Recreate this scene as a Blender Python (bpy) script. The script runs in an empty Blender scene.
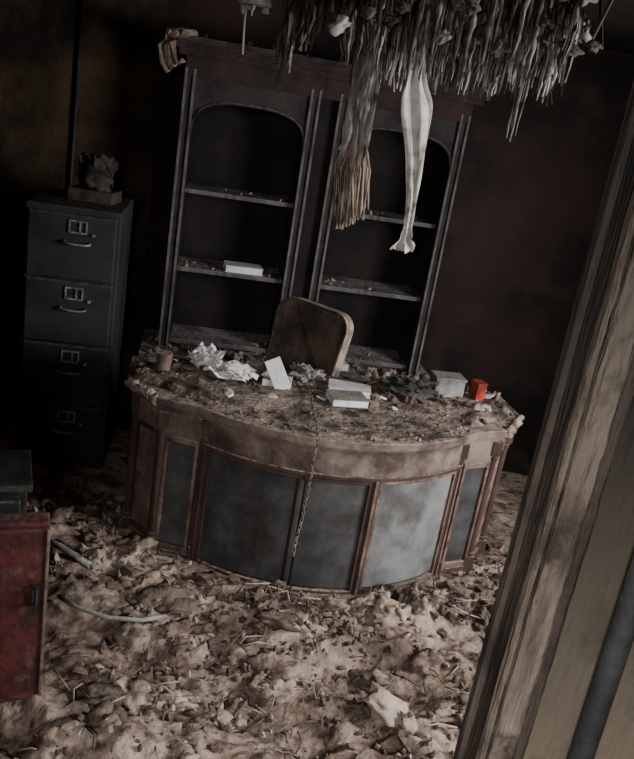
import bpy, bmesh, math, random
from mathutils import Vector, Matrix, Euler, noise
random.seed(7)
D=bpy.data; S=bpy.context.scene
def link(o,parent=None):
    S.collection.objects.link(o)
    if parent: o.parent=parent
    return o
# ---------------------------------------------------------------- materials
def mat(name, base, dark, dust=None, dust_amt=0.6, scale=5, rough=.85, bump=.4, lo=.4, hi=.62, fine=45, metal=0, spec=.3, stretch=(1,1,1), sootz=None, third=None, tlo=.50, thi=.62, patch=None, patch2=None):
    m=D.materials.new(name); m.use_nodes=True; nt=m.node_tree; N=nt.nodes; L=nt.links
    b=N['Principled BSDF']; b.inputs['Roughness'].default_value=rough; b.inputs['Metallic'].default_value=metal
    b.inputs['Specular IOR Level'].default_value=spec
    tc=N.new('ShaderNodeTexCoord'); mp=N.new('ShaderNodeMapping'); mp.inputs['Scale'].default_value=stretch
    L.new(tc.outputs['Object'],mp.inputs['Vector'])
    n1=N.new('ShaderNodeTexNoise'); n1.inputs['Scale'].default_value=scale; n1.inputs['Detail'].default_value=9; n1.inputs['Roughness'].default_value=.65
    L.new(mp.outputs[0],n1.inputs['Vector'])
    r=N.new('ShaderNodeMapRange'); r.inputs[1].default_value=lo; r.inputs[2].default_value=hi
    L.new(n1.outputs['Fac'],r.inputs[0])
    mx=N.new('ShaderNodeMixRGB'); mx.inputs[1].default_value=(*dark,1); mx.inputs[2].default_value=(*base,1)
    L.new(r.outputs[0],mx.inputs[0]); col=mx.outputs[0]
    n2=N.new('ShaderNodeTexNoise'); n2.inputs['Scale'].default_value=fine; n2.inputs['Detail'].default_value=6
    L.new(mp.outputs[0],n2.inputs['Vector'])
    def layer(col,sc,a,b2,c,src='Object',det=6):
        n3=N.new('ShaderNodeTexNoise'); n3.inputs['Scale'].default_value=sc; n3.inputs['Detail'].default_value=det; n3.inputs['Roughness'].default_value=.6
        L.new(tc.outputs[src],n3.inputs['Vector'])
        r3=N.new('ShaderNodeMapRange'); r3.inputs[1].default_value=a; r3.inputs[2].default_value=b2
        L.new(n3.outputs['Fac'],r3.inputs[0])
        m3=N.new('ShaderNodeMixRGB'); m3.inputs[2].default_value=(*c,1)
        L.new(col,m3.inputs[1]); L.new(r3.outputs[0],m3.inputs[0]); return m3.outputs[0]
    if third: col=layer(col,scale*2.7,tlo,thi,third)
    if dust:
        g=N.new('ShaderNodeNewGeometry'); sx=N.new('ShaderNodeSeparateXYZ'); L.new(g.outputs['Normal'],sx.inputs[0])
        rr=N.new('ShaderNodeMapRange'); rr.inputs[1].default_value=.2; rr.inputs[2].default_value=.9
        L.new(sx.outputs['Z'],rr.inputs[0])
        r2=N.new('ShaderNodeMapRange'); r2.inputs[1].default_value=.35; r2.inputs[2].default_value=.6
        L.new(n2.outputs['Fac'],r2.inputs[0])
        mu=N.new('ShaderNodeMath'); mu.operation='MULTIPLY'; L.new(rr.outputs[0],mu.inputs[0]); L.new(r2.outputs[0],mu.inputs[1])
        mu2=N.new('ShaderNodeMath'); mu2.operation='MULTIPLY'; L.new(mu.outputs[0],mu2.inputs[0]); mu2.inputs[1].default_value=dust_amt
        md=N.new('ShaderNodeMixRGB'); md.inputs[2].default_value=(*dust,1)
        L.new(col,md.inputs[1]); L.new(mu2.outputs[0],md.inputs[0]); col=md.outputs[0]
    if patch: col=layer(col,patch[0],patch[1],patch[2],patch[3],det=8)
    if patch2: col=layer(col,patch2[0],patch2[1],patch2[2],patch2[3],det=8)
    if sootz:  # soot deposit growing with height (object z)
        s=N.new('ShaderNodeSeparateXYZ'); L.new(tc.outputs['Object'],s.inputs[0])
        ad=N.new('ShaderNodeMath'); ad.operation='ADD'; L.new(s.outputs['Z'],ad.inputs[0]); L.new(n1.outputs['Fac'],ad.inputs[1])
        rs=N.new('ShaderNodeMapRange'); rs.inputs[1].default_value=sootz[0]+.5; rs.inputs[2].default_value=sootz[1]+.5
        L.new(ad.outputs[0],rs.inputs[0])
        ms=N.new('ShaderNodeMixRGB'); ms.inputs[2].default_value=(.014,.012,.011,1)
        L.new(col,ms.inputs[1]); L.new(rs.outputs[0],ms.inputs[0]); col=ms.outputs[0]
    L.new(col,b.inputs['Base Color'])
    bp=N.new('ShaderNodeBump'); bp.inputs['Strength'].default_value=bump; bp.inputs['Distance'].default_value=.01
    L.new(n2.outputs['Fac'],bp.inputs['Height']); L.new(bp.outputs[0],b.inputs['Normal'])
    return m
ASH=(.36,.30,.25); SOOT=(.02,.017,.015)
M={}
M['wood']=mat('sooty_mahogany',(.085,.046,.038),(.028,.019,.017),ASH,.8,scale=4,stretch=(1,1,.4),patch=(5,.5,.7,SOOT))
M['casewood']=mat('charred_mahogany',(.05,.026,.022),(.017,.012,.011),ASH,.6,scale=4)
M['moulding']=mat('dusty_red_moulding',(.25,.165,.14),(.085,.05,.042),ASH,.9,scale=12,patch=(6,.5,.68,(.04,.025,.022)))
M['apron']=mat('scorched_apron',(.20,.155,.13),(.055,.037,.031),ASH,1,scale=5,patch=(4,.50,.68,(.045,.03,.026)))
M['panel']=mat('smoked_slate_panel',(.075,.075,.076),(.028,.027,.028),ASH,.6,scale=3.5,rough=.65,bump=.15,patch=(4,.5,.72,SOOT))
M['panel_lit']=mat('lit_slate_panel',(.19,.197,.20),(.085,.085,.086),ASH,.6,scale=3.5,rough=.6,bump=.15,patch=(5,.52,.72,(.055,.05,.046)))  # paler copy of the slate, light from the right put into its colour
M['case']=mat('smoked_bookcase_wood',(.045,.038,.037),(.016,.013,.013),(.36,.33,.32),.8,scale=5)
M['caseedge']=mat('bookcase_edge',(.18,.172,.175),(.06,.055,.055),(.42,.39,.38),.8,scale=10,stretch=(1,1,.3),patch=(5,.5,.7,(.03,.027,.026)))
M['black']=mat('charred_back',(.016,.012,.011),(.006,.005,.005),scale=4)
M['steel']=mat('sooty_file_steel',(.044,.047,.047),(.015,.016,.016),(.2,.18,.16),.7,scale=3,rough=.65,bump=.12,patch=(3,.5,.7,(.012,.011,.010)))
M['chrome']=mat('tarnished_metal',(.40,.40,.38),(.08,.08,.075),scale=24,rough=.55,metal=.3,lo=.35,hi=.7)
M['ash']=mat('ash_and_plaster',(.43,.335,.275),(.13,.088,.067),(.48,.39,.33),.25,scale=1.9,bump=1,fine=44,lo=.42,hi=.57,third=(.15,.10,.075),tlo=.49,thi=.63,patch=(13,.50,.62,(.085,.056,.042)),patch2=(2.1,.53,.66,(.055,.037,.028)))
M['deskash']=mat('desk_ash',(.33,.265,.22),(.07,.05,.04),(.42,.35,.30),.30,scale=5,bump=1,fine=60,lo=.38,hi=.60,patch=(9,.48,.62,(.04,.029,.024)))
M['chunk']=mat('plaster_chunks',(.43,.345,.29),(.16,.115,.09),(.48,.40,.34),.4,scale=6,bump=.9,patch=(9,.5,.65,(.10,.07,.055)))
M['chunkdark']=mat('burnt_chunks',(.13,.093,.072),(.035,.026,.021),(.28,.22,.18),.35,scale=7,bump=.9)
M['floor']=mat('sooty_floor',(.07,.05,.04),(.02,.016,.014),scale=3)
M['wallb']=mat('scorched_wall',(.036,.018,.015),(.010,.0075,.007),scale=1.3,bump=.5,third=(.042,.021,.018),tlo=.55,thi=.75)
M['walll']=mat('brown_smoked_wall',(.13,.070,.03),(.02,.013,.009),scale=1.8,bump=.5)
M['brown']=mat('scorched_brown_board',(.085,.052,.025),(.012,.009,.007),scale=1.8,bump=.5,lo=.42,hi=.64)
M['ceil']=mat('burnt_ceiling',(.025,.018,.015),(.01,.008,.007),scale=2)
M['jamb']=mat('smoked_door_casing',(.31,.255,.205),(.11,.085,.068),scale=6,stretch=(3,3,.6),bump=1,fine=30,lo=.34,hi=.6,sootz=(1.42,2.1),patch=(9,.54,.68,(.055,.043,.036)))
M['jambd']=mat('smoked_door_jamb',(.13,.102,.085),(.05,.038,.031),scale=5,stretch=(3,3,.5),bump=1,fine=30,sootz=(1.4,2.05),patch=(7,.52,.68,(.03,.024,.02)))
M['plaster']=mat('smoked_plaster',(.28,.235,.175),(.10,.08,.062),scale=3,stretch=(2,2,.5),bump=.4,lo=.36,hi=.62,sootz=(1.05,1.65),patch=(4,.54,.72,(.06,.048,.038)))
M['strip']=mat('hanging_fibre',(.34,.325,.31),(.085,.075,.068),scale=9,stretch=(1,1,.35),lo=.40,hi=.62,patch=(14,.50,.64,(.045,.038,.034)))
M['stripdark']=mat('charred_fibre',(.07,.058,.05),(.02,.017,.015),scale=9)
M['straw']=mat('scorched_straw',(.30,.235,.185),(.11,.08,.06),scale=14,stretch=(1,1,.3),patch=(12,.5,.66,(.06,.042,.032)))
M['cloth']=mat('dirty_white_cloth',(.52,.51,.47),(.25,.235,.215),scale=10,lo=.3,hi=.55,patch=(14,.52,.68,(.12,.105,.09)))
M['paper']=mat('dirty_paper',(.72,.72,.73),(.40,.39,.39),scale=9,lo=.3,hi=.6,bump=.1)
M['chair']=mat('scorched_upholstery',(.075,.05,.038),(.024,.017,.013),scale=6)
M['lit_edge']=mat('chair_lit_tan_edge',(.44,.36,.29),(.18,.13,.10),scale=14)  # tan edge whose pale colour also carries the lit rim
M['red']=mat('red_plastic',(.45,.055,.03),(.13,.025,.02),scale=12)
M['redwood']=mat('peeling_red_paint',(.15,.032,.032),(.055,.018,.018),(.2,.14,.13),.3,scale=6,third=(.13,.065,.058),tlo=.54,thi=.66,patch=(7,.5,.66,(.03,.016,.015)))
M['blackmetal']=mat('black_metal',(.03,.03,.03),(.012,.012,.012),scale=8,rough=.6)
M['conduit']=mat('grey_conduit',(.055,.055,.058),(.025,.025,.025),scale=8,rough=.6)
M['green']=mat('dark_green_scorched',(.05,.052,.045),(.02,.02,.018),(.15,.13,.11),.3,scale=8)
M['greybox']=mat('grey_box',(.28,.27,.26),(.11,.10,.095),ASH,.6,scale=8)
M['chain']=mat('dusty_chain',(.24,.19,.165),(.09,.07,.06),scale=20)
# ---------------------------------------------------------------- mesh helpers
def obj(name,bm,mats,parent=None,smooth=False,loc=(0,0,0),rot=(0,0,0),bevel=0):
    me=D.meshes.new(name); bm.normal_update(); bm.to_mesh(me); bm.free()
    for m in (mats if isinstance(mats,(list,tuple)) else [mats]): me.materials.append(m)
    if smooth:
        for p in me.polygons: p.use_smooth=True
    o=D.objects.new(name,me); o.location=loc; o.rotation_euler=rot
    if bevel:
        b=o.modifiers.new('Bevel','BEVEL'); b.width=bevel; b.segments=2; b.limit_method='ANGLE'
    return link(o,parent)
CUBEF=((0,1,3,2),(4,6,7,5),(0,4,5,1),(2,3,7,6),(0,2,6,4),(1,5,7,3))
def bbox(bm,c,s,rot=None,mi=0):
    R=rot.to_matrix() if rot else Matrix.Identity(3); c=Vector(c); vs=[]
    for x in (-.5,.5):
        for y in (-.5,.5):
            for z in (-.5,.5): vs.append(bm.verts.new(c+R@Vector((x*s[0],y*s[1],z*s[2]))))
    for q in CUBEF: bm.faces.new([vs[i] for i in q]).material_index=mi
    return vs
def box(name,c,s,m,parent=None,rot=(0,0,0),bevel=.004):
    bm=bmesh.new(); bbox(bm,(0,0,0),s); return obj(name,bm,m,parent,loc=c,rot=rot,bevel=bevel)
def prism(bm,pts,z0,z1,mi=0):
    lo=[bm.verts.new((p[0],p[1],z0)) for p in pts]; hi=[bm.verts.new((p[0],p[1],z1)) for p in pts]
    n=len(pts); fs=[bm.faces.new(lo[::-1]),bm.faces.new(hi)]
    for i in range(n): fs.append(bm.faces.new((lo[i],lo[(i+1)%n],hi[(i+1)%n],hi[i])))
    for f in fs: f.material_index=mi
def slab(bm,c,s,t,rot,mi=0):
    R=rot.to_matrix(); c=Vector(c); n=random.choice((5,6,7)); pts=[]
    for k in range(n):
        a=(k+random.uniform(-.3,.3))*2*math.pi/n; r=s*random.uniform(.55,1.1); pts.append((r*math.cos(a)*1.3,r*math.sin(a)*.8))
    lo=[bm.verts.new(c+R@Vector((p[0],p[1],-t/2))) for p in pts]; hi=[bm.verts.new(c+R@Vector((p[0]*.95+random.uniform(-.1,.1)*s,p[1]*.95,t/2+random.uniform(-.1,.1)*s))) for p in pts]
    ctr=bm.verts.new(c+R@Vector((0,0,t/2+random.uniform(-.1,.15)*s))); fs=[bm.faces.new(lo[::-1])]
    for i in range(n):
        fs.append(bm.faces.new((lo[i],lo[(i+1)%n],hi[(i+1)%n],hi[i]))); fs.append(bm.faces.new((hi[i],hi[(i+1)%n],ctr)))
    for f in fs: f.material_index=mi
def cyl(bm,c,r0,r1,h,seg=16,rot=None,mi=0):
    R=rot.to_matrix() if rot else Matrix.Identity(3); c=Vector(c)
    A=[bm.verts.new(c+R@Vector((r0*math.cos(k*2*math.pi/seg),r0*math.sin(k*2*math.pi/seg),-h/2))) for k in range(seg)]
    B=[bm.verts.new(c+R@Vector((r1*math.cos(k*2*math.pi/seg),r1*math.sin(k*2*math.pi/seg),h/2))) for k in range(seg)]
    fs=[bm.faces.new(A[::-1]),bm.faces.new(B)]+[bm.faces.new((A[k],A[(k+1)%seg],B[(k+1)%seg],B[k])) for k in range(seg)]
    for f in fs: f.material_index=mi
def tube(bm,pts,rad,seg=6,mi=0,lump=0,sd=0):
    rings=[]
    for i,p in enumerate(pts):
        p=Vector(p); a=Vector(pts[max(i-1,0)]); b=Vector(pts[min(i+1,len(pts)-1)]); t=(b-a).normalized()
        u=t.cross(Vector((0,0,1)) if abs(t.z)<.9 else Vector((1,0,0))).normalized(); w=t.cross(u)
        r=rad(i/(len(pts)-1)) if callable(rad) else rad
        ring=[]
        for k in range(seg):
            a2=k*2*math.pi/seg; rr=r*(1+lump*noise.noise(Vector((math.cos(a2)+sd*1.3,math.sin(a2),i*.8))))
            ring.append(bm.verts.new(p+(u*math.cos(a2)+w*math.sin(a2))*rr))
        rings.append(ring)
    for A,B in zip(rings,rings[1:]):
        for k in range(seg):
            f=bm.faces.new((A[k],A[(k+1)%seg],B[(k+1)%seg],B[k])); f.material_index=mi; f.smooth=True
    for rr in (rings[0][::-1],rings[-1]): bm.faces.new(rr).material_index=mi
def empty(name,loc=(0,0,0),rot=(0,0,0)):
    e=D.objects.new(name,None); e.location=loc; e.rotation_euler=rot; e.empty_display_size=.1; return link(e)
def crumple(bm,c,sx,sy,rot,amp,n=5,mi=0,seed=0,smooth=False):
    R=rot.to_matrix(); g=[]
    off=Vector((seed*1.7,seed*.9,seed*2.3))
    for i in range(n+1):
        row=[]
        for j in range(n+1):
            u=i/n-.5; v=j/n-.5
            e=noise.noise(Vector((u*3,v*3,0))+off*1.3)*.5
            z=noise.noise(Vector((u*4,v*4,0))+off)*amp+abs(noise.noise(Vector((u*7,v*7,3))+off))*amp*.6
            row.append(bm.verts.new(Vector(c)+R@Vector((u*sx*(1+e),v*sy*(1-e),z))))
        g.append(row)
    for i in range(n):
        for j in range(n):
            if (i in(0,n-1) and j in (0,n-1)) and random.random()<.5: continue
            f=bm.faces.new((g[i][j],g[i+1][j],g[i+1][j+1],g[i][j+1])); f.material_index=mi; f.smooth=smooth
ICO={}
for s_ in (1,2,3):
    t_=bmesh.new(); bmesh.ops.create_icosphere(t_,subdivisions=s_,radius=1); t_.verts.ensure_lookup_table()
    ICO[s_]=([v.co.copy() for v in t_.verts],[[v.index for v in f.verts] for f in t_.faces]); t_.free()
def chunk(bm,c,s,mi=0,seed=0,sub=1,smooth=False,rough=.8,flat=False):
    V,Fc=ICO[sub]; c=Vector(c)
    off=Vector((seed*1.31,seed*.7,seed*.37)); a=3.0 if not flat else .35
    R=Euler((random.uniform(-a,a),random.uniform(-a,a),random.random()*6)).to_matrix(); vs=[]
    for v in V:
        d=1+noise.noise(v*1.4+off)*rough
        if sub>1: d+=noise.noise(v*3.3+off)*rough*.55
        if sub>2: d+=noise.noise(v*7+off)*rough*.25
        vs.append(bm.verts.new(c+(R@Vector((v.x*s[0]*d,v.y*s[1]*d,v.z*s[2]*d)))))
    for q in Fc:
        f=bm.faces.new([vs[i] for i in q]); f.material_index=mi; f.smooth=smooth
# ---------------------------------------------------------------- camera
th=math.radians(18.4); ro=math.radians(9.5)
F=Vector((0,math.cos(th),-math.sin(th))); R0=Vector((1,0,0)); U0=Vector((0,math.sin(th),math.cos(th)))
Rr=math.cos(ro)*R0+math.sin(ro)*U0; Uu=-math.sin(ro)*R0+math.cos(ro)*U0
cd=D.cameras.new('camera'); cam=D.objects.new('camera',cd); link(cam)
mw=Matrix((Rr,Uu,-F)).transposed().to_4x4(); mw.translation=Vector((0,0,2.0)); cam.matrix_world=mw
cd.sensor_fit='HORIZONTAL'; cd.sensor_width=36; cd.lens=800/634*36; cd.clip_start=.05
S.camera=cam
# ---------------------------------------------------------------- room shell
RA=math.radians(10)
def rw(p,o,a=RA):
    return Vector((o[0]+p[0]*math.cos(a)-p[1]*math.sin(a), o[1]+p[0]*math.sin(a)+p[1]*math.cos(a), p[2] if len(p)>2 else 0))
box('floor',(0,2.0,-.05),(5.4,8.2,.1),M['floor'],bevel=0)
box('ceiling',(0,3.4,2.66),(5.4,5.2,.1),M['ceil'],bevel=0)
wb=rw((.8,.44),(-.95,4.45))
box('wall_back',(wb.x,wb.y,1.3),(6.0,.1,2.62),M['wallb'],rot=(0,0,RA),bevel=0)
pb=rw((-.84,.378),(-.95,4.45))
box('trim_1',(pb.x,pb.y,1.3),(1.4,.015,2.6),M['brown'],rot=(0,0,RA),bevel=0)
box('wall_left',(-2.45,2.9,1.3),(.1,4.2,2.62),M['walll'],bevel=0)
bm=bmesh.new(); X=2.5
for (y0,y1,z0,z1) in ((1.1,1.5,0,2.61),(2.9,5.4,0,2.61),(1.5,2.9,0,.9),(1.5,2.9,2.2,2.61)):
    bbox(bm,(X,(y0+y1)/2,(z0+z1)/2),(.12,y1-y0,z1-z0))
obj('wall_right',bm,M['wallb'])
w=empty('window_1',(X,2.2,1.55))
for nm,c,s in (('frame_top',(0,0,.63),(.08,1.4,.05)),('frame_bottom',(0,0,-.63),(.08,1.4,.05)),('frame_side_1',(0,-.675,0),(.08,.05,1.2)),('frame_side_2',(0,.675,0),(.08,.05,1.2)),('mullion',(0,0,0),(.05,.04,1.2))):
    box(nm,c,s,M['jambd'],w)
YD=1.06
bm=bmesh.new()
bbox(bm,((.38+2.5)/2,YD,1.3),(2.12,.12,2.6)); bbox(bm,(-1.55,YD,1.3),(1.8,.12,2.6)); bbox(bm,(-.1,YD,2.48),(1.1,.12,.24))
obj('wall_front',bm,M['plaster'])
dj=empty('door_frame',(0,YD,0))
def worn(bm,x0,x1,y0,y1,z0,z1,amp,n=130,m=5,seed=0):
    g=[]
    for i in range(n+1):
        z=z0+(z1-z0)*i/n; row=[]
        up=1+max(0,(z-1.45))*2.2   # heat damage is worse higher up
        am=amp*up
        jl=noise.noise(Vector((seed,z*9,0)))*am+noise.noise(Vector((seed,z*38,5)))*am*.6; jr=noise.noise(Vector((seed+9,z*11,0)))*am+noise.noise(Vector((seed+4,z*41,5)))*am*.6
        row.append(bm.verts.new((x0+jl*.4,y1,z)))
        for k in range(m+1):
            u=k/m; x=x0+jl+(x1+jr-x0-jl)*u; y=y0+(.004 if k in(0,m) else 0)+noise.noise(Vector((x*60,z*24,seed)))*am*.9
            row.append(bm.verts.new((x,y,z)))
        row.append(bm.verts.new((x1+jr*.4,y1,z))); g.append(row)
    for A,B in zip(g,g[1:]):
        for k in range(len(A)-1): bm.faces.new((A[k],A[k+1],B[k+1],B[k]))
bm=bmesh.new()
bbox(bm,(.3625,.0,1.18),(.035,.13,2.36)); bbox(bm,(.341,.035,1.18),(.012,.03,2.36))
bbox(bm,(-.635,0,1.18),(.03,.15,2.36)); bbox(bm,(-.135,0,2.345),(.97,.15,.03))
obj('jamb',bm,M['jambd'],dj,bevel=.003)
bm=bmesh.new()
worn(bm,.338,.347,-.078,-.055,0,2.4,.0018,180,3,1)
worn(bm,.348,.384,-.088,-.055,0,2.4,.0025,180,9,2)
bbox(bm,(-.66,-.08,1.2),(.07,.02,2.4)); bbox(bm,(-.13,-.08,2.38),(1.1,.02,.07))
obj('casing',bm,M['jamb'],dj)
bm=bmesh.new(); worn(bm,.386,.404,-.074,-.055,0,2.4,.0018,180,4,3)
obj('casing_backband',bm,M['jambd'],dj)
bm=bmesh.new()
tube(bm,[(.484+.002*math.sin(z*3),YD-.062-.016,z) for z in [i*.25 for i in range(11)]],.018,10)
obj('wall_conduit',bm,M['conduit'])
bm=bmesh.new(); p=rw((-.60,.355),(-.95,4.45))
tube(bm,[(p.x,p.y,0.0),(p.x,p.y,1.3),(p.x+.01,p.y,2.6)],.010,8)
obj('wall_pipe',bm,M['blackmetal'])
# ---------------------------------------------------------------- bookcase
bc=empty('bookcase',(-.95,4.45,0),(0,0,RA))
W=1.57; dep=.36; HT=2.2
def bbx(nm,x0,x1,y0,y1,z0,z1,m,bv=.004): return box(nm,((x0+x1)/2,(y0+y1)/2,(z0+z1)/2),(x1-x0,y1-y0,z1-z0),m,bc,bevel=bv)
bbx('back_panel',0,W,dep-.02,dep,0,HT,M['black'])
bbx('base_cabinet',-.06,W+.06,-.10,dep-.02,0,.52,M['case'])
bbx('base_ledge',-.10,W+.10,-.14,dep-.02,.52,.56,M['caseedge'])
for k,(a,b_) in enumerate(((0,.73),(.83,W))):
    bbx(f'side_{2*k+1}',a,a+.06,-.02,dep-.02,.56,HT,M['case']); bbx(f'side_{2*k+2}',b_-.06,b_,-.02,dep-.02,.56,HT,M['case'])
    for j,x in enumerate((a+.008,a+.052,b_-.052,b_-.008)):
        bbx(f'stile_bead_{k}_{j}',x-.007,x+.007,-.034,-.02,.56,HT-.1,M['caseedge'],.002)
    for j,z in enumerate((.60,1.03,1.47)):
        bbx(f'shelf_{k}_{j}',a+.06,b_-.06,.015,dep-.02,z-.012,z+.012,M['caseedge'])
    bm=bmesh.new(); x0,x1=a+.06,b_-.06; cx=(x0+x1)/2; hw=(x1-x0)/2; n=20; pts=[]
    for i in range(n+1):
        t=math.pi*i/n; c,s=math.cos(t),math.sin(t)
        pts.append((cx-hw*(abs(c)**.7)*(1 if c>0 else -1), 1.80+.16*s**.8))
    vs=[]
    for y in (-.015,.012):
        vs.append(([bm.verts.new((p[0],y,p[1])) for p in pts],[bm.verts.new((p[0],y,2.06)) for p in pts]))
    for i in range(n):
        for (lo,hi) in vs: bm.faces.new((lo[i],lo[i+1],hi[i+1],hi[i]))
        bm.faces.new((vs[0][0][i],vs[0][0][i+1],vs[1][0][i+1],vs[1][0][i]))
    obj(f'arched_header_{k}',bm,M['case'],bc)
    bm=bmesh.new(); tube(bm,[(p[0],-.02,p[1]) for p in pts],.007,6); obj(f'arch_trim_{k}',bm,M['case'],bc)
    bbx(f'door_{2*k+1}',a+.0,a+(b_-a)/2-.005,-.115,-.10,.06,.48,M['case']); bbx(f'door_{2*k+2}',a+(b_-a)/2+.005,b_,-.115,-.10,.06,.48,M['case'])
bbx('centre_fill',.73,.83,.01,dep-.02,.56,HT,M['black'])
bbx('frieze',0,W,-.03,dep-.02,2.06,HT,M['casewood'])
for i,(o,z0,z1) in enumerate(((.04,2.16,2.19),(.07,2.19,2.225),(.10,2.225,2.25))):
    bbx(f'cornice_{i}',-o,W+o,-.03-o,dep-.02,z0,z1,M['casewood'] if i<2 else M['case'])
def bw(x,y,z): v=rw((x,y,z),(-.95,4.45)); return v
def booky(nm,loc,s,m,rz=0,rx=0):
    e=empty(nm,loc,(rx,0,rz)); box('pages',(0,0,s[2]/2),(s[0]*.96,s[1]*.96,s[2]*.8),M['paper'],e,bevel=.001)
    box('cover_bottom',(0,0,s[2]*.06),(s[0],s[1],s[2]*.1),m,e,bevel=.001); box('cover_top',(0,0,s[2]*.94),(s[0],s[1],s[2]*.1),m,e,bevel=.001)
    box('spine',(0,s[1]*.49,s[2]/2),(s[0],s[1]*.03,s[2]*.8),m,e,bevel=.001); return e
booky('book',bw(.44,.10,1.044),(.22,.14,.04),M['paper'],RA+.06)
booky('book',bw(1.02,-.02,.562),(.2,.15,.04),M['paper'],RA+.2)
booky('book',bw(1.00,-.02,.603),(.18,.13,.03),M['paper'],RA-.1)
bm=bmesh.new()
for i in range(260):
    x=random.uniform(-.08,W+.08); y=random.uniform(-.13,.0) if i%2 else random.uniform(0,.25); s=random.uniform(.006,.024)
    if .86<x<1.16 and y<.1: continue
    chunk(bm,(x,y,.56+s*.2),(s*1.4,s,s*.5),0 if random.random()<.7 else 1,i,2,True)
for i in range(60):
    z=random.choice((.612,1.042,1.482)); x=random.choice((random.uniform(.08,.66),random.uniform(.91,1.50))); s=random.uniform(.004,.012)
    if z<1.05 and z>1 and .28<x<.59: continue
    chunk(bm,(x,random.uniform(.03,.2),z+s*.3),(s*1.5,s,s*.5),0,i)
for i in range(46):
    x=random.gauss(-.05,.04) if i<30 else random.uniform(0,1.5); s=random.uniform(.006,.02); chunk(bm,(x,random.uniform(-.1,.05),2.25+s*.3),(s*1.3,s,s*.8),0 if i<20 else 1,i,3,True)
for q in range(5):
    d=q*.018
    tube(bm,[(-.03+d,-.10,2.26),(-.09+d,-.135,2.25),(-.12+d*.6,-.14,2.18+d*.3),(-.11+d,-.13,2.11),(-.08+d,-.12,2.06+d)],lambda t:.020-.007*t,10,0 if q%2==0 else 1,1.2,3+q*5)
obj('settled_rubble',bm,[M['chunk'],M['chunkdark']],bc)
# ---------------------------------------------------------------- filing cabinet
fa=math.radians(10); FO=(-1.50,3.78)
fc=empty('filing_cabinet',(FO[0],FO[1],0),(0,0,fa)); fw=.45; fd=.58; fh=1.38
box('body',(fw/2,fd/2+.01,fh/2),(fw,fd,fh),M['steel'],fc,bevel=.006)
for i in range(4):
    z=.05+i*.328+.158
    box(f'drawer_{i+1}',(fw/2,-.004,z),(fw-.035,.03,.316),M['steel'],fc,bevel=.008)
    bm=bmesh.new(); cx=fw*.56; cz=z+.03
    for (c,s) in (((cx,-.024,cz+.10),(.085,.008,.008)),((cx,-.024,cz+.045),(.085,.008,.008)),((cx-.04,-.024,cz+.073),(.008,.008,.055)),((cx+.04,-.024,cz+.073),(.008,.008,.055)),((cx+.01,-.024,cz+.073),(.008,.006,.05))): bbox(bm,c,s)
    tube(bm,[(cx-.06,-.02,cz+.0),(cx-.06,-.045,cz-.005),(cx-.02,-.052,cz-.008),(cx+.03,-.052,cz-.008),(cx+.06,-.045,cz-.005),(cx+.06,-.02,cz)],.006,6)
    cyl(bm,(cx+.075,-.025,cz+.04),.009,.009,.012,12,Euler((math.pi/2,0,0)))
    obj(f'handle_and_label_{i+1}',bm,M['chrome'],fc)
def fw_(x,y,z): return rw((x,y,z),FO,fa)
# burnt desk fan / paper lump on the cabinet
bm=bmesh.new()
chunk(bm,(0,0,.10),(.11,.08,.075),0,4,3,True,.5,True)
for i in range(16):
    crumple(bm,(random.uniform(-.07,.07),random.uniform(-.04,.02),.14+random.uniform(-.03,.03)),.07,.12,Euler((random.uniform(.9,1.8),random.uniform(-.3,.3),random.uniform(-.5,.5))),.02,7,0 if random.random()<.85 else 1,i,True)
bbox(bm,(0,0,.03),(.22,.18,.06),mi=0)
obj('charred_paper_stack',bm,[M['stripdark'],M['greybox']],loc=fw_(.28,.3,fh+.004))
# ---------------------------------------------------------------- desk
DO=(.09,3.47); DA=math.radians(11.5)
dk=empty('desk',(DO[0],DO[1],0),(0,0,DA))
CY=.42
def arcpt(R,a): return (R*math.sin(a), CY-R*math.cos(a))
A1=math.asin(.62/.92)
def outline(off):
    R=.92-off; pts=[]; a1=A1
    pts.append((-.93+off,.32-off*.3)); pts.append((-.93+off,.0)); pts.append((-.79+off*.8,-.205+off*.6))
    for i in range(25): pts.append(arcpt(R,-a1+2*a1*i/24))
    pts.append((.79-off*.8,-.205+off*.6)); pts.append((.93-off,.0)); pts.append((.93-off,.32-off*.3))
    return pts
bm=bmesh.new(); prism(bm,outline(0),.735,.77); prism(bm,outline(.015),.72,.737); prism(bm,outline(.03),.705,.722)
obj('desktop',bm,M['apron'],dk,bevel=.004)
def arcslab(nm,Rin,Rout,a0,a1,z0,z1,m,bv=.003):
    bm=bmesh.new(); n=max(2,int(abs(a1-a0)*22)); pts=[arcpt(Rout,a0+(a1-a0)*i/n) for i in range(n+1)]+[arcpt(Rin,a1-(a1-a0)*i/n) for i in range(n+1)]
    prism(bm,pts,z0,z1); bmesh.ops.recalc_face_normals(bm,faces=bm.faces); return obj(nm,bm,m,dk,bevel=bv)
RB=.865; AE=A1-.02
arcslab('front_shell',RB-.03,RB,-AE,AE,0,.705,M['wood'])
arcslab('apron_band',RB,RB+.018,-AE,AE,.60,.705,M['apron'])
arcslab('apron_moulding',RB,RB+.028,-AE,AE,.585,.603,M['wood'])
arcslab('plinth',RB,RB+.025,-AE,AE,0,.03,M['wood'])
ST=(-AE+.018,-.20,.16,AE-.018)
for i,a in enumerate(ST):
    if i==1:
        arcslab(f'stile_{i}',RB,RB+.014,a-.012,a+.012,.03,.585,M['panel']); continue
    arcslab(f'stile_{i}',RB,RB+.022,a-.020,a+.020,.03,.585,M['wood'])
    arcslab(f'stile_bead_{i}',RB,RB+.030,a-.008,a+.008,.03,.585,M['moulding'] if i>1 else M['wood'],.002)
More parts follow.
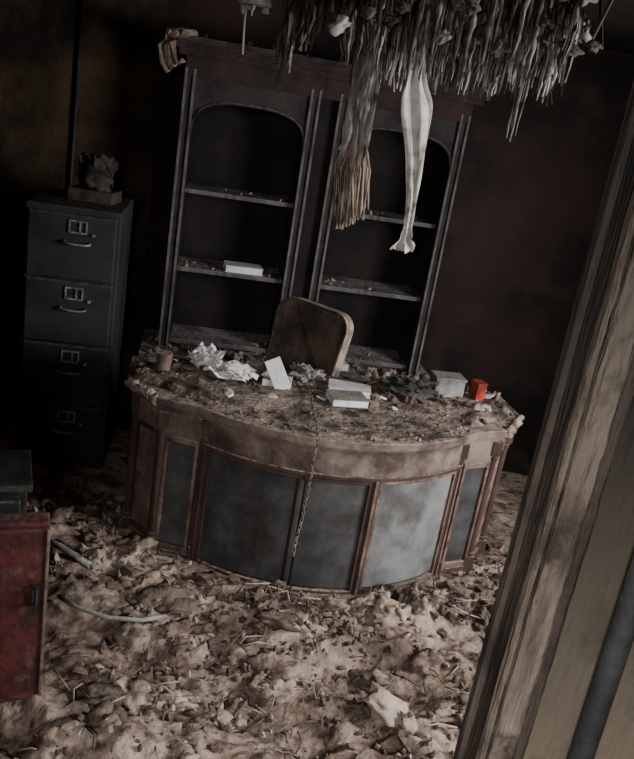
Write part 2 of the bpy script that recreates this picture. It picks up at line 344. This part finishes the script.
for i in range(3):
    a=ST[i]+(.012 if i==1 else .020); b_=ST[i+1]-(.012 if i==0 else .020)
    arcslab(f'panel_{i}',RB,RB+.008,a+.012,b_-.012,.055,.57,M['panel_lit'] if i==2 else M['panel'])  # right panel takes the slate with light painted in
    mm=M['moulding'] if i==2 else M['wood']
    ml=[(a,b_,.03,.045),(a,b_,.567,.585)]
    if i!=1: ml.append((a,a+.014,.045,.567))
    if i!=0: ml.append((b_-.014,b_,.045,.567))
    for j,(c,d,z0,z1) in enumerate(ml):
        arcslab(f'panel_moulding_{i}_{j}',RB,RB+.020,c,d,z0,z1,mm,.002)
def flat(nm,p,q,t,z0,z1,m,out=0,bv=.003):
    p=Vector(p);q=Vector(q);d=(q-p).normalized(); nrm=Vector((d.y,-d.x))
    if nrm.y>0: nrm=-nrm
    a=p+nrm*out; b=q+nrm*out; bm=bmesh.new(); pts=[a,b,b-nrm*t,a-nrm*t]
    prism(bm,pts,z0,z1); bmesh.ops.recalc_face_normals(bm,faces=bm.faces); return obj(nm,bm,m,dk,bevel=bv)
for sgn,nm in ((-1,'left'),(1,'right')):
    e=arcpt(RB,AE); P=(sgn*e[0],e[1]); Q=(sgn*.755,-.165); Z=(sgn*.875,.0)
    def L(t): return (P[0]+(Q[0]-P[0])*t,P[1]+(Q[1]-P[1])*t)
    flat(f'{nm}_corner_shell',P,Q,.03,0,.705,M['wood'])
    flat(f'{nm}_corner_apron',P,Q,.02,.60,.705,M['apron'],.018)
    flat(f'{nm}_corner_panel',L(.2),L(.82),.012,.08,.58,M['panel'],.008)
    for j,(t0,t1,z0,z1) in enumerate(((.12,.90,.05,.075),(.12,.90,.575,.60),(.12,.20,.075,.575),(.82,.90,.075,.575))):
        flat(f'{nm}_corner_moulding_{j}',L(t0),L(t1),.020,z0,z1,M['moulding'],.020)
    flat(f'{nm}_corner_plinth',P,Q,.03,0,.05,M['wood'],.024)
    flat(f'{nm}_end_shell',Q,Z,.03,0,.705,M['wood']); flat(f'{nm}_end_apron',Q,Z,.02,.60,.705,M['moulding'],.012); flat(f'{nm}_end_plinth',Q,Z,.03,0,.06,M['wood'],.015)
    def L2(t): return (Q[0]+(Z[0]-Q[0])*t,Q[1]+(Z[1]-Q[1])*t)
    flat(f'{nm}_end_panel',L2(.2),L2(.8),.012,.10,.57,M['moulding'],.006)
    box(f'{nm}_side_panel',(sgn*.862,.15,.353),(.03,.30,.705),M['wood'],dk)
    for t,(x,y),rr in ((0,P,.022),(1,Q,.022),(2,Z,.024)):
        bm=bmesh.new()
        cyl(bm,(x,y-.010,.36),rr*.8,rr*.8,.56,12); bbox(bm,(x,y-.008,.05),(rr*2.2,rr*2.2,.1)); bbox(bm,(x,y-.008,.67),(rr*2.2,rr*2.2,.07))
        for z in (.11,.62): cyl(bm,(x,y-.010,z),rr,rr,.02,12)
        obj(f'{nm}_pilaster_{t}',bm,M['wood'],dk,bevel=.002)
def dw(x,y,z=.772): return rw((x,y,z),DO,DA)
def indesk(x,y,m=0):
    if abs(x)>.91-m or y>.30-m: return False
    if abs(x)<.62: return y>CY-math.sqrt((.90-m)**2-x*x)
    return y>-.22+(abs(x)-.62)*.75+m
bm=bmesh.new(); G={}
st=.012
for i in range(-77,78):
    for j in range(-42,26):
        x=i*st; y=j*st
        if not indesk(x,y): continue
        p=Vector((x,y,4))
        edge=1 if indesk(x,y,.03) else 0
        h=.003+.010*max(0,noise.noise(p*7)+.1)+.006*abs(noise.noise(p*18))+.003*noise.noise(p*40)
        h+= .020*max(0,noise.noise(p*3.1)+.05)*(1 if y>-.25 else .4)
        if abs(x)>.6: h+=.014*(.5+noise.noise(p*14))
        G[i,j]=bm.verts.new((x,y,.7705+max(.0005,h)*(edge*.9+.1)))
for (i,j) in list(G):
    q=[(i,j),(i+1,j),(i+1,j+1),(i,j+1)]
    if all(k in G for k in q): bm.faces.new([G[k] for k in q]).smooth=True
obj('ash_bed',bm,M['deskash'],dk)
bm=bmesh.new(); k=0
while k<420:
    x=random.uniform(-.92,.92); y=random.uniform(-.5,.3)
    if not indesk(x,y): continue
    s=random.uniform(.002,.008)*(1.9 if abs(x)>.68 else 1)*(1.5 if y>0 else 1)
    chunk(bm,(x,y,.776+s*.3),(s*1.5,s,s*.7),random.choice((0,1,1)),k,2 if s>.008 else 1,s>.008); k+=1
for i in range(60):
    x=random.uniform(-.85,.85); y=random.uniform(-.15,.25)
    if not indesk(x,y,.05) : continue
    slab(bm,(x,y,.788),random.uniform(.012,.045),.006,Euler((random.uniform(-.35,.35),random.uniform(-.35,.35),random.random()*6)),random.choice((0,1,1,2,3)))
for i in range(30):
    s=random.uniform(.012,.03); chunk(bm,(random.uniform(.2,.52),random.uniform(.0,.24),.785),(s*1.6,s,s*.7),1,i,3,True)
for i in range(120):
    s=random.uniform(.006,.018); sg=random.choice((-1,1,1)); t=random.random()
    chunk(bm,(sg*(.925-.14*t),-.0-.2*t-.0,.768-random.random()*.03),(s,s,s*1.1),0,i,2,True)
obj('settled_rubble',bm,[M['chunk'],M['chunkdark'],M['greybox'],M['paper']],dk)
def papers(nm,loc,n,sx,sy,amp,tilt,m,h=.03,sd=0):
    bm=bmesh.new()
    for i in range(n):
        crumple(bm,(random.uniform(-.03,.03),random.uniform(-.02,.02),.012+h*i/n),sx*random.uniform(.7,1.1),sy*random.uniform(.7,1.1),Euler((random.uniform(-tilt,tilt),random.uniform(-tilt,tilt),random.uniform(-.4,.4))),amp,7,0,i+sd)
    z=min(v.co.z for v in bm.verts)
    bmesh.ops.translate(bm,verts=bm.verts,vec=(0,0,-z))
    return obj(nm,bm,m,loc=loc)
papers('crumpled_papers',dw(-.49,.05,.785),7,.19,.13,.035,.15,M['paper'],.05,1)
papers('crumpled_papers',dw(-.60,.19,.785),5,.14,.11,.04,.35,M['paper'],.05,2)
booky('book',dw(.04,-.09,.788),(.17,.13,.035),M['greybox'],DA+.1)
booky('book',dw(.08,.06,.788),(.20,.12,.03),M['paper'],DA-.2)
bm=bmesh.new(); bbox(bm,(0,0,.065),(.075,.006,.15),Euler((-.5,-.45,.3))); bbox(bm,(.0,.04,.02),(.13,.10,.03))
obj('paper_pad',bm,M['paper'],loc=dw(-.27,.02,.785),bevel=.002)
papers('crumpled_papers',dw(-.11,.17,.785),5,.13,.10,.04,.3,M['greybox'],.03,4)
papers('charred_folder',dw(.37,.06,.79),6,.24,.12,.03,.2,M['green'],.05,5)
bm=bmesh.new(); bbox(bm,(0,0,.04),(.15,.11,.08)); bbox(bm,(0,0,.085),(.16,.12,.012))
obj('storage_box',bm,M['greybox'],loc=dw(.60,.20,.785),rot=(0,0,DA),bevel=.004)
bm=bmesh.new(); bbox(bm,(0,0,.04),(.05,.07,.08)); bbox(bm,(.0,-.036,.04),(.03,.004,.05)); bbox(bm,(0,0,.083),(.054,.074,.01))
obj('red_carton',bm,M['red'],loc=dw(.75,.16,.785),rot=(0,0,DA+.2),bevel=.003)
bm=bmesh.new(); cyl(bm,(0,0,.04),.032,.036,.08,20); cyl(bm,(0,0,.083),.038,.038,.008,20); tube(bm,[(.03,0,.02),(.06,0,.03),(.06,0,.06),(.03,0,.065)],.005)
obj('coffee_mug',bm,M['moulding'],loc=dw(-.78,.10,.785))
bm=bmesh.new()
pp=[(-.12,.05,.81),(-.13,-.2,.80),(-.145,-.44,.79),(-.15,-.495,.785),(-.152,-.512,.75),(-.155,-.512,.6),(-.165,-.512,.4),(-.175,-.51,.22)]
path=[]
for a,b_ in zip(pp,pp[1:]):
    n=max(1,int((Vector(b_)-Vector(a)).length/.017))
    for i in range(n):
        q=Vector(a).lerp(Vector(b_),i/n); q.x+=.008*noise.noise(q*14); path.append(q)
for i,(a,b_) in enumerate(zip(path,path[1:])):
    t=(b_-a).normalized(); u=t.cross(Vector((1,.3,0))).normalized(); w_=t.cross(u)
    if i%2: u,w_=w_,u
    c=(a+b_)/2; ring=[c+t*math.cos(k*math.pi/4)*.012+u*math.sin(k*math.pi/4)*.006 for k in range(9)]
    tube(bm,ring,.0026,4)
obj('hanging_chain',bm,M['chain'],loc=(DO[0],DO[1],0),rot=(0,0,DA))
# ---------------------------------------------------------------- office chair
oc=empty('office_chair',(-.12,3.98,0),(0,math.radians(4),math.radians(14)))
def rbox(nm,c,s,m,bev,rot=(0,0,0),parent=None):
    bm=bmesh.new(); bbox(bm,(0,0,0),s)
    o=obj(nm,bm,m,parent,loc=c,rot=rot,bevel=bev); o.modifiers['Bevel'].segments=6
    for p in o.data.polygons: p.use_smooth=True
    return o
def padshape(nm,w_,h_,t,r,c,m,rot,parent):
    bm=bmesh.new(); pts=[]
    for (sx,sz,a0) in ((1,1,0),(-1,1,90),(-1,-1,180),(1,-1,270)):
        for i in range(7):
            a=math.radians(a0+i*15); pts.append(((sx*(w_/2-r)+r*math.cos(a))*(1 if sz>0 else .93), sz*(h_/2-r)+r*math.sin(a)))
    vs=[]
    for y in (-t/2,t/2): vs.append([bm.verts.new((p[0],y+.04*(p[0]/w_*2)**2*-1,p[1])) for p in pts])
    bm.faces.new(vs[0]); bm.faces.new(vs[1][::-1]); n=len(pts)
    for i in range(n): bm.faces.new((vs[0][i],vs[1][i],vs[1][(i+1)%n],vs[0][(i+1)%n])).material_index=1
    bmesh.ops.recalc_face_normals(bm,faces=bm.faces)
    return obj(nm,bm,m,parent,loc=c,rot=rot,bevel=.012)
padshape('backrest',.43,.50,.085,.09,(0,.0,.82),[M['chair'],M['lit_edge']],(math.radians(-6),0,math.radians(-42)),oc)
rbox('seat',(0,-.22,.47),(.46,.44,.08),M['chair'],.03,parent=oc)
box('back_bracket',(0,.02,.56),(.06,.02,.30),M['blackmetal'],oc,rot=(-.1,0,0))
bm=bmesh.new(); cyl(bm,(0,-.2,.27),.025,.025,.34); cyl(bm,(0,-.2,.11),.05,.035,.07)
for k in range(5):
    a=k*2*math.pi/5; e=(math.cos(a)*.27,-.2+math.sin(a)*.27)
    tube(bm,[(0,-.2,.10),(e[0],e[1],.075)],.017); cyl(bm,(e[0],e[1],.028),.028,.028,.035,12,Euler((math.pi/2,0,a)))
obj('star_base',bm,M['blackmetal'],oc)
for s in (-1,1):
    bm=bmesh.new(); tube(bm,[(s*.22,-.12,.47),(s*.25,-.12,.55),(s*.25,-.14,.64)],.012); bbox(bm,(s*.25,-.18,.65),(.05,.24,.025)); obj(f'armrest_{s+2}',bm,M['blackmetal'],oc)
# ---------------------------------------------------------------- red cabinet at left foreground
ca=math.radians(23)
rc=empty('red_cabinet',(-.715,2.10,0),(0,0,ca))
box('body',(-.26,.045,.39),(.52,.07,.64),M['redwood'],rc,bevel=.006)
box('base',(-.26,.045,.035),(.50,.06,.07),M['blackmetal'],rc)
box('door_panel',(-.26,-.004,.39),(.515,.02,.62),M['redwood'],rc,bevel=.006)
box('edge_strip',(-.006,-.016,.39),(.010,.008,.62),M['moulding'],rc,bevel=.002)
bm=bmesh.new(); bbox(bm,(-.035,-.02,.48),(.022,.012,.07)); tube(bm,[(-.035,-.024,.51),(-.035,-.045,.50),(-.035,-.045,.46),(-.035,-.024,.45)],.005); obj('latch',bm,M['blackmetal'],rc)
sc=empty('side_cabinet',(-.855,2.30,0),(0,0,ca))
box('body',(-.26,.13,.36),(.5,.24,.68),M['blackmetal'],sc,bevel=.006); box('top',(-.26,.13,.71),(.53,.27,.025),M['blackmetal'],sc); box('foot_rail',(-.26,.13,.01),(.46,.22,.02),M['blackmetal'],sc)
box('top_edge',(-.26,-.008,.71),(.53,.008,.02),M['green'],sc,bevel=.002)
for i in range(2): box(f'drawer_{i}',(-.26,.005,.19+i*.32),(.46,.02,.30),M['steel'],sc)
# ---------------------------------------------------------------- floor debris
def H(x,y):
    p=Vector((x,y,0)); q=p+Vector((noise.noise(p*3),noise.noise(p*3+Vector((9,9,0))),0))*.08
    h=.02+.06*(noise.noise(p*1.6+Vector((3,1,0)))+.2)
    h+=.040*(1-abs(noise.noise(q*3.0))*2.4)*.7
    h+=.032*noise.noise(q*6.5)+.014*noise.noise(q*13)+.009*noise.noise(q*24)+.006*noise.noise(p*48)+.003*noise.noise(p*85)
    h+=.03*math.exp(-(((x-.25)/.7)**2+((y-2.72)/.16)**2))
    h+=.05*math.exp(-(((x-.85)/.25)**2+((y-3.1)/.25)**2))
    h+=.06*math.exp(-(((x+.3)/.5)**2+((y-2.0)/.25)**2))
    h+=.03*math.exp(-(((x+1.1)/.4)**2+((y-3.3)/.3)**2))
    ql=(x-DO[0])*.98+(y-DO[1])*.2; qy=-(x-DO[0])*.2+(y-DO[1])*.98
    dd=math.hypot(ql,qy-CY)-.88
    if qy<.3 and dd<.16: h*=max(.45,.45+.55*dd/.16)
    if y>3.2: h*=max(.25,1-(y-3.2)*1.2)
    return max(.006,h)
bm=bmesh.new(); x0,x1,y0,y1=-2.35,2.4,1.13,4.75; nx,ny=440,340; g=[]
for i in range(nx+1):
    row=[]
    for j in range(ny+1):
        x=x0+(x1-x0)*i/nx; y=y0+(y1-y0)*j/ny; y=min(y,4.6+x*.176-.02+j*1e-4)
        row.append(bm.verts.new((x,y,H(x,y))))
    g.append(row)
for i in range(nx):
    for j in range(ny): bm.faces.new((g[i][j],g[i+1][j],g[i+1][j+1],g[i][j+1])).smooth=True
def ok(x,y,m=0):
    q=Vector((x-DO[0],y-DO[1])); lx=q.x*math.cos(DA)+q.y*math.sin(DA); ly=-q.x*math.sin(DA)+q.y*math.cos(DA)
    if abs(lx)<.97+m and ly>CY-math.sqrt(max(0,(.92+m)**2-min(abs(lx),.9)**2)) and ly<.4: return False
    if x<-.62-m and 1.85<y<2.75: return False
    return y<3.7
k=0
while k<4200:
    x=random.uniform(-1.3,1.3); y=random.uniform(1.3,3.7)
    if not ok(x,y): continue
    if noise.noise(Vector((x*2.2,y*2.2,5)))<random.uniform(-.5,.3): continue
    s=random.choice((.003,.004,.006,.009,.013))*random.uniform(.6,1.3)
    chunk(bm,(x,y,H(x,y)+s*.2),(s*1.7,s,s*.6),random.choice((1,2,2)),k,1 if s<.008 else 2,s>.008); k+=1
k=0
while k<80:
    x=random.uniform(-1.3,1.2); y=random.uniform(1.3,3.5)
    if not ok(x,y,.06): continue
    s=random.uniform(.025,.07)
    chunk(bm,(x,y,H(x,y)+s*.05),(s*1.5,s,s*.45),random.choice((0,0,1,2)),k,3,True,.8,True); k+=1
k=0
while k<130:
    x=random.uniform(-1.3,1.2); y=random.uniform(1.3,3.3)
    if not ok(x,y,.08): continue
    s=random.uniform(.015,.06)
    slab(bm,(x,y,H(x,y)+.008),s,random.uniform(.006,.014),Euler((random.uniform(-.3,.3),random.uniform(-.3,.3),random.random()*6)),random.choice((0,1,2,2))); k+=1
k=0
while k<16:
    x=random.uniform(-1.2,1.1); y=random.uniform(1.3,3.0)
    if not ok(x,y,.12): continue
    s=random.uniform(.10,.24)
    crumple(bm,(x,y,H(x,y)+.004),s*1.3,s,Euler((random.uniform(-.12,.12),random.uniform(-.12,.12),random.random()*6)),s*.3,16,random.choice((0,1,0,2)),k,True); k+=1
for i in range(170):
    x=random.uniform(-1.0,1.0); y=random.uniform(1.5,3.0)
    if not ok(x,y,.1): continue
    a=random.random()*6; l=random.uniform(.03,.14); z=H(x,y)+.006
    dx,dy,dz=math.cos(a)*l,math.sin(a)*l,random.uniform(-.01,.03)
    tube(bm,[(x,y,z),(x+dx*.5+random.uniform(-.02,.02),y+dy*.5,z+dz*.5+.012),(x+dx,y+dy,z+dz)],random.uniform(.002,.004),5,random.choice((1,2,2)))
for i in range(60):
    x=(.1 if i%2 else .7)+random.gauss(0,.12); y=(2.86 if i%2 else 3.02)+random.gauss(0,.04); z=H(x,y)
    tube(bm,[(x,y,z),(x+random.gauss(0,.03),y-.01,z+random.uniform(.03,.08)),(x+random.gauss(0,.07),y-.03,z+random.uniform(.01,.09))],.003,5,random.choice((1,2,2)))
for i in range(40):
    x=.72+random.gauss(0,.16); y=3.03+random.gauss(0,.05); s=random.uniform(.015,.04)
    if ok(x,y): chunk(bm,(x,y,H(x,y)+s*.3),(s*1.3,s,s*.8),random.choice((0,2)),i+900,3,True,.8)
obj('debris_ground',bm,[M['ash'],M['chunk'],M['chunkdark']])
def cable(nm,pts,r,m):
    bm=bmesh.new(); tube(bm,pts,r,8); return obj(nm,bm,m)
cable('bent_pipe',[(-1.10,2.98,.12),(-.95,2.92,.11),(-.80,2.86,.085)],.014,M['chrome'])
cable('cable',[(-.84,2.60,.10),(-.75,2.55,.10),(-.62,2.52,.10),(-.5,2.54,.10),(-.42,2.60,.09)],.009,M['greybox'])
# ---------------------------------------------------------------- hanging ceiling debris
def ribbon(bm,x,y,zt,zb,w0,w1,mi,seed,sway=.03,n=12,yaw=None):
    yaw=random.random()*3.1 if yaw is None else yaw; off=Vector((seed*1.37,seed*.61,0)); L_=[]
    for i in range(n+1):
        t=i/n; z=zt+(zb-zt)*t
        sx=noise.noise(Vector((t*3,0,1))+off)*sway; sy=noise.noise(Vector((t*3,5,1))+off)*sway
        wv=(w0+(w1-w0)*t)*(1+.6*noise.noise(Vector((t*9,2,2))+off)); ya=yaw+noise.noise(Vector((t*2,8,0))+off)*1.0
        d=Vector((math.cos(ya),math.sin(ya),0))*wv/2; c=Vector((x+sx,y+sy,z)); nn=Vector((-d.y,d.x,0))*.7
        L_.append((bm.verts.new(c-d),bm.verts.new(c+nn),bm.verts.new(c+d)))
    for a,b_ in zip(L_,L_[1:]):
        for q in (0,1):
            f=bm.faces.new((a[q],a[q+1],b_[q+1],b_[q])); f.material_index=mi; f.smooth=True
bm=bmesh.new()
def drip(x,y,zt,zb,r,mi,sd):
    n=8; pts=[(x+.008*noise.noise(Vector((sd,i*.35,0))),y+.008*noise.noise(Vector((sd,i*.35,9))),zt+(zb-zt)*i/n) for i in range(n+1)]
    tube(bm,pts,lambda t:r*(1-.75*t**1.6)*(.6+.4*min(1,t*6)),7,mi,.9,sd)
def bot(x,y):
    return 2.13+.05*max(0,(x-.35)/.3)+.06*noise.noise(Vector((x*7,y*3,2)))+.05*noise.noise(Vector((x*22,y*6,7)))
for i in range(330):
    x=-.10+.74*random.random(); y=random.uniform(2.86,3.14)
    zb=bot(x,y)+abs(random.gauss(0,.11))
    drip(x,y,zb+random.uniform(.08,.26),zb,random.uniform(.004,.011),0 if random.random()<.66 else 1,i)
for i in range(7):
    drip(.535+random.uniform(-.02,.02),3.0+random.uniform(-.02,.02),2.35,1.99+random.uniform(0,.14),random.uniform(.004,.010),i%2,i+700)
for i in range(650):
    u=random.random(); x=-.11+.77*u; y=random.uniform(2.85,3.16)
    zb=bot(x,y)+abs(random.gauss(0,.13))
    ribbon(bm,x,y,2.60,zb,random.uniform(.006,.020),random.uniform(.002,.007),0 if random.random()<.45 else 1,i,.03,9)
for i in range(110):
    x=random.uniform(-.12,.72); y=random.uniform(2.82,3.2); s=random.uniform(.008,.026)
    chunk(bm,(x,y,random.uniform(2.26,2.55)),(s,s,s*1.6),random.choice((0,1,1)),i,3,True,1.0)
for i in range(16):
    x=-.15+i*.06
    tube(bm,[(x,2.8,2.60),(x+random.gauss(0,.03),2.95,2.40+random.gauss(0,.03)),(x+.05,3.1,2.36),(x+.02,3.25,2.60)],.006,5,1)
obj('hanging_ceiling_debris',bm,[M['strip'],M['stripdark']])
bm=bmesh.new()
for i in range(110):
    a=random.random()*6.28; r=random.random()**.5
    zb=1.84+random.uniform(-.05,.05)
    ribbon(bm,-.005+math.cos(a)*r*.045,3.0+math.sin(a)*r*.045,2.60 if i%3==0 else 2.2,zb,.022,.014,0,i,.03)
for i in range(190):
    a=random.random()*6.28; r=random.random()**.5; zt=1.88+random.uniform(-.05,.04); zb=1.63+random.uniform(-.01,.04)+.025*math.cos(a)
    x=math.cos(a)*r*.055; y=3.0+math.sin(a)*r*.055
    tube(bm,[(x*.75,3+(y-3)*.7,zt),(x*1.15+random.gauss(0,.006),y,(zt+zb)/2+.05),(x*1.0+.018+random.gauss(0,.006),3+(y-3)*1.1,zb)],.004,4,random.choice((1,1,1,0)))
tube(bm,[(-.01,3,2.60),(-.005,3.0,2.2),(.0,3,1.85),(.012,3,1.66)],lambda t:.028+.018*t,10,1,.5)
obj('hanging_straw_bundle',bm,[M['strip'],M['straw']])
bm=bmesh.new(); rows=[]
prof=[(2.60,.012,.15),(2.3,.018,.155),(2.14,.03,.17),(2.09,.062,.185),(2.02,.053,.195),(1.92,.038,.212),(1.82,.027,.224),(1.74,.019,.232),(1.68,.015,.236),(1.64,.014,.238),(1.615,.030,.24),(1.60,.020,.236),(1.58,.036,.235),(1.56,.048,.232),(1.553,.04,.232)]
for (z,hw,cx) in prof:
    rows.append([bm.verts.new((cx+hw*(-1+2*k/16)+.004*math.sin(z*40+k),3.0+.010*math.sin(k*.7+z*11)*min(1,hw*30)+.02*noise.noise(Vector((k*.35,z*14,0))),z-.03*noise.noise(Vector((k*.9,z,3)))*(hw>.03))) for k in range(17)])
for A,B in zip(rows,rows[1:]):
    for k in range(16): bm.faces.new((A[k],A[k+1],B[k+1],B[k])).smooth=True
o=obj('torn_cloth_strip',bm,M['cloth']); sm=o.modifiers.new('Solidify','SOLIDIFY'); sm.thickness=.003
o.modifiers.new('Subdivision','SUBSURF').levels=1
bm=bmesh.new()
for i in range(110):
    u=random.random(); ribbon(bm,-.32+.18*u,random.uniform(2.95,3.15),2.60,2.08+.25*u+random.uniform(-.03,.12),.024,.008,1 if i%6 else 0,i+500,.04)
for i in range(60):
    u=random.random(); ribbon(bm,-.62+.34*u,random.uniform(2.9,3.2),2.60,2.34+random.uniform(0,.12),.02,.006,1 if i%5 else 0,i+900,.04)
obj('charred_rags',bm,[M['strip'],M['stripdark']])
bm=bmesh.new()
tube(bm,[(-.42,3.0,2.61),(-.42,3.0,2.40)],.006,6)
for a in range(8):
    t=a*math.pi/4; ribbon(bm,-.42+.04*math.cos(t),3+.04*math.sin(t),2.42,2.28+.02*math.sin(a*3),.035,.02,0,a,.01)
cyl(bm,(-.42,3,2.33),.065,.045,.06,14); tube(bm,[(-.45,3,2.34),(-.452,3,2.25),(-.445,3,2.14)],.004,5)
obj('broken_pendant_lamp',bm,M['greybox'])
# ---------------------------------------------------------------- lights
def area(nm,loc,tgt,sx,sy,e,col):
    l=D.lights.new(nm,'AREA'); l.shape='RECTANGLE'; l.size=sx; l.size_y=sy; l.energy=e; l.color=col
    o=D.objects.new(nm,l); o.location=loc; o.rotation_euler=(Vector(tgt)-Vector(loc)).to_track_quat('-Z','Y').to_euler(); link(o)
area('window_daylight',(2.75,2.2,1.65),(.3,2.6,.6),1.3,1.2,185,(1,.98,.96))
area('corridor_daylight',(-.35,-1.2,2.3),(.15,2.8,.6),.8,.6,72,(1,.96,.92))
wd=D.worlds.new('world'); S.world=wd; wd.use_nodes=True
wd.node_tree.nodes['Background'].inputs[0].default_value=(.9,.9,1,1); wd.node_tree.nodes['Background'].inputs[1].default_value=.05
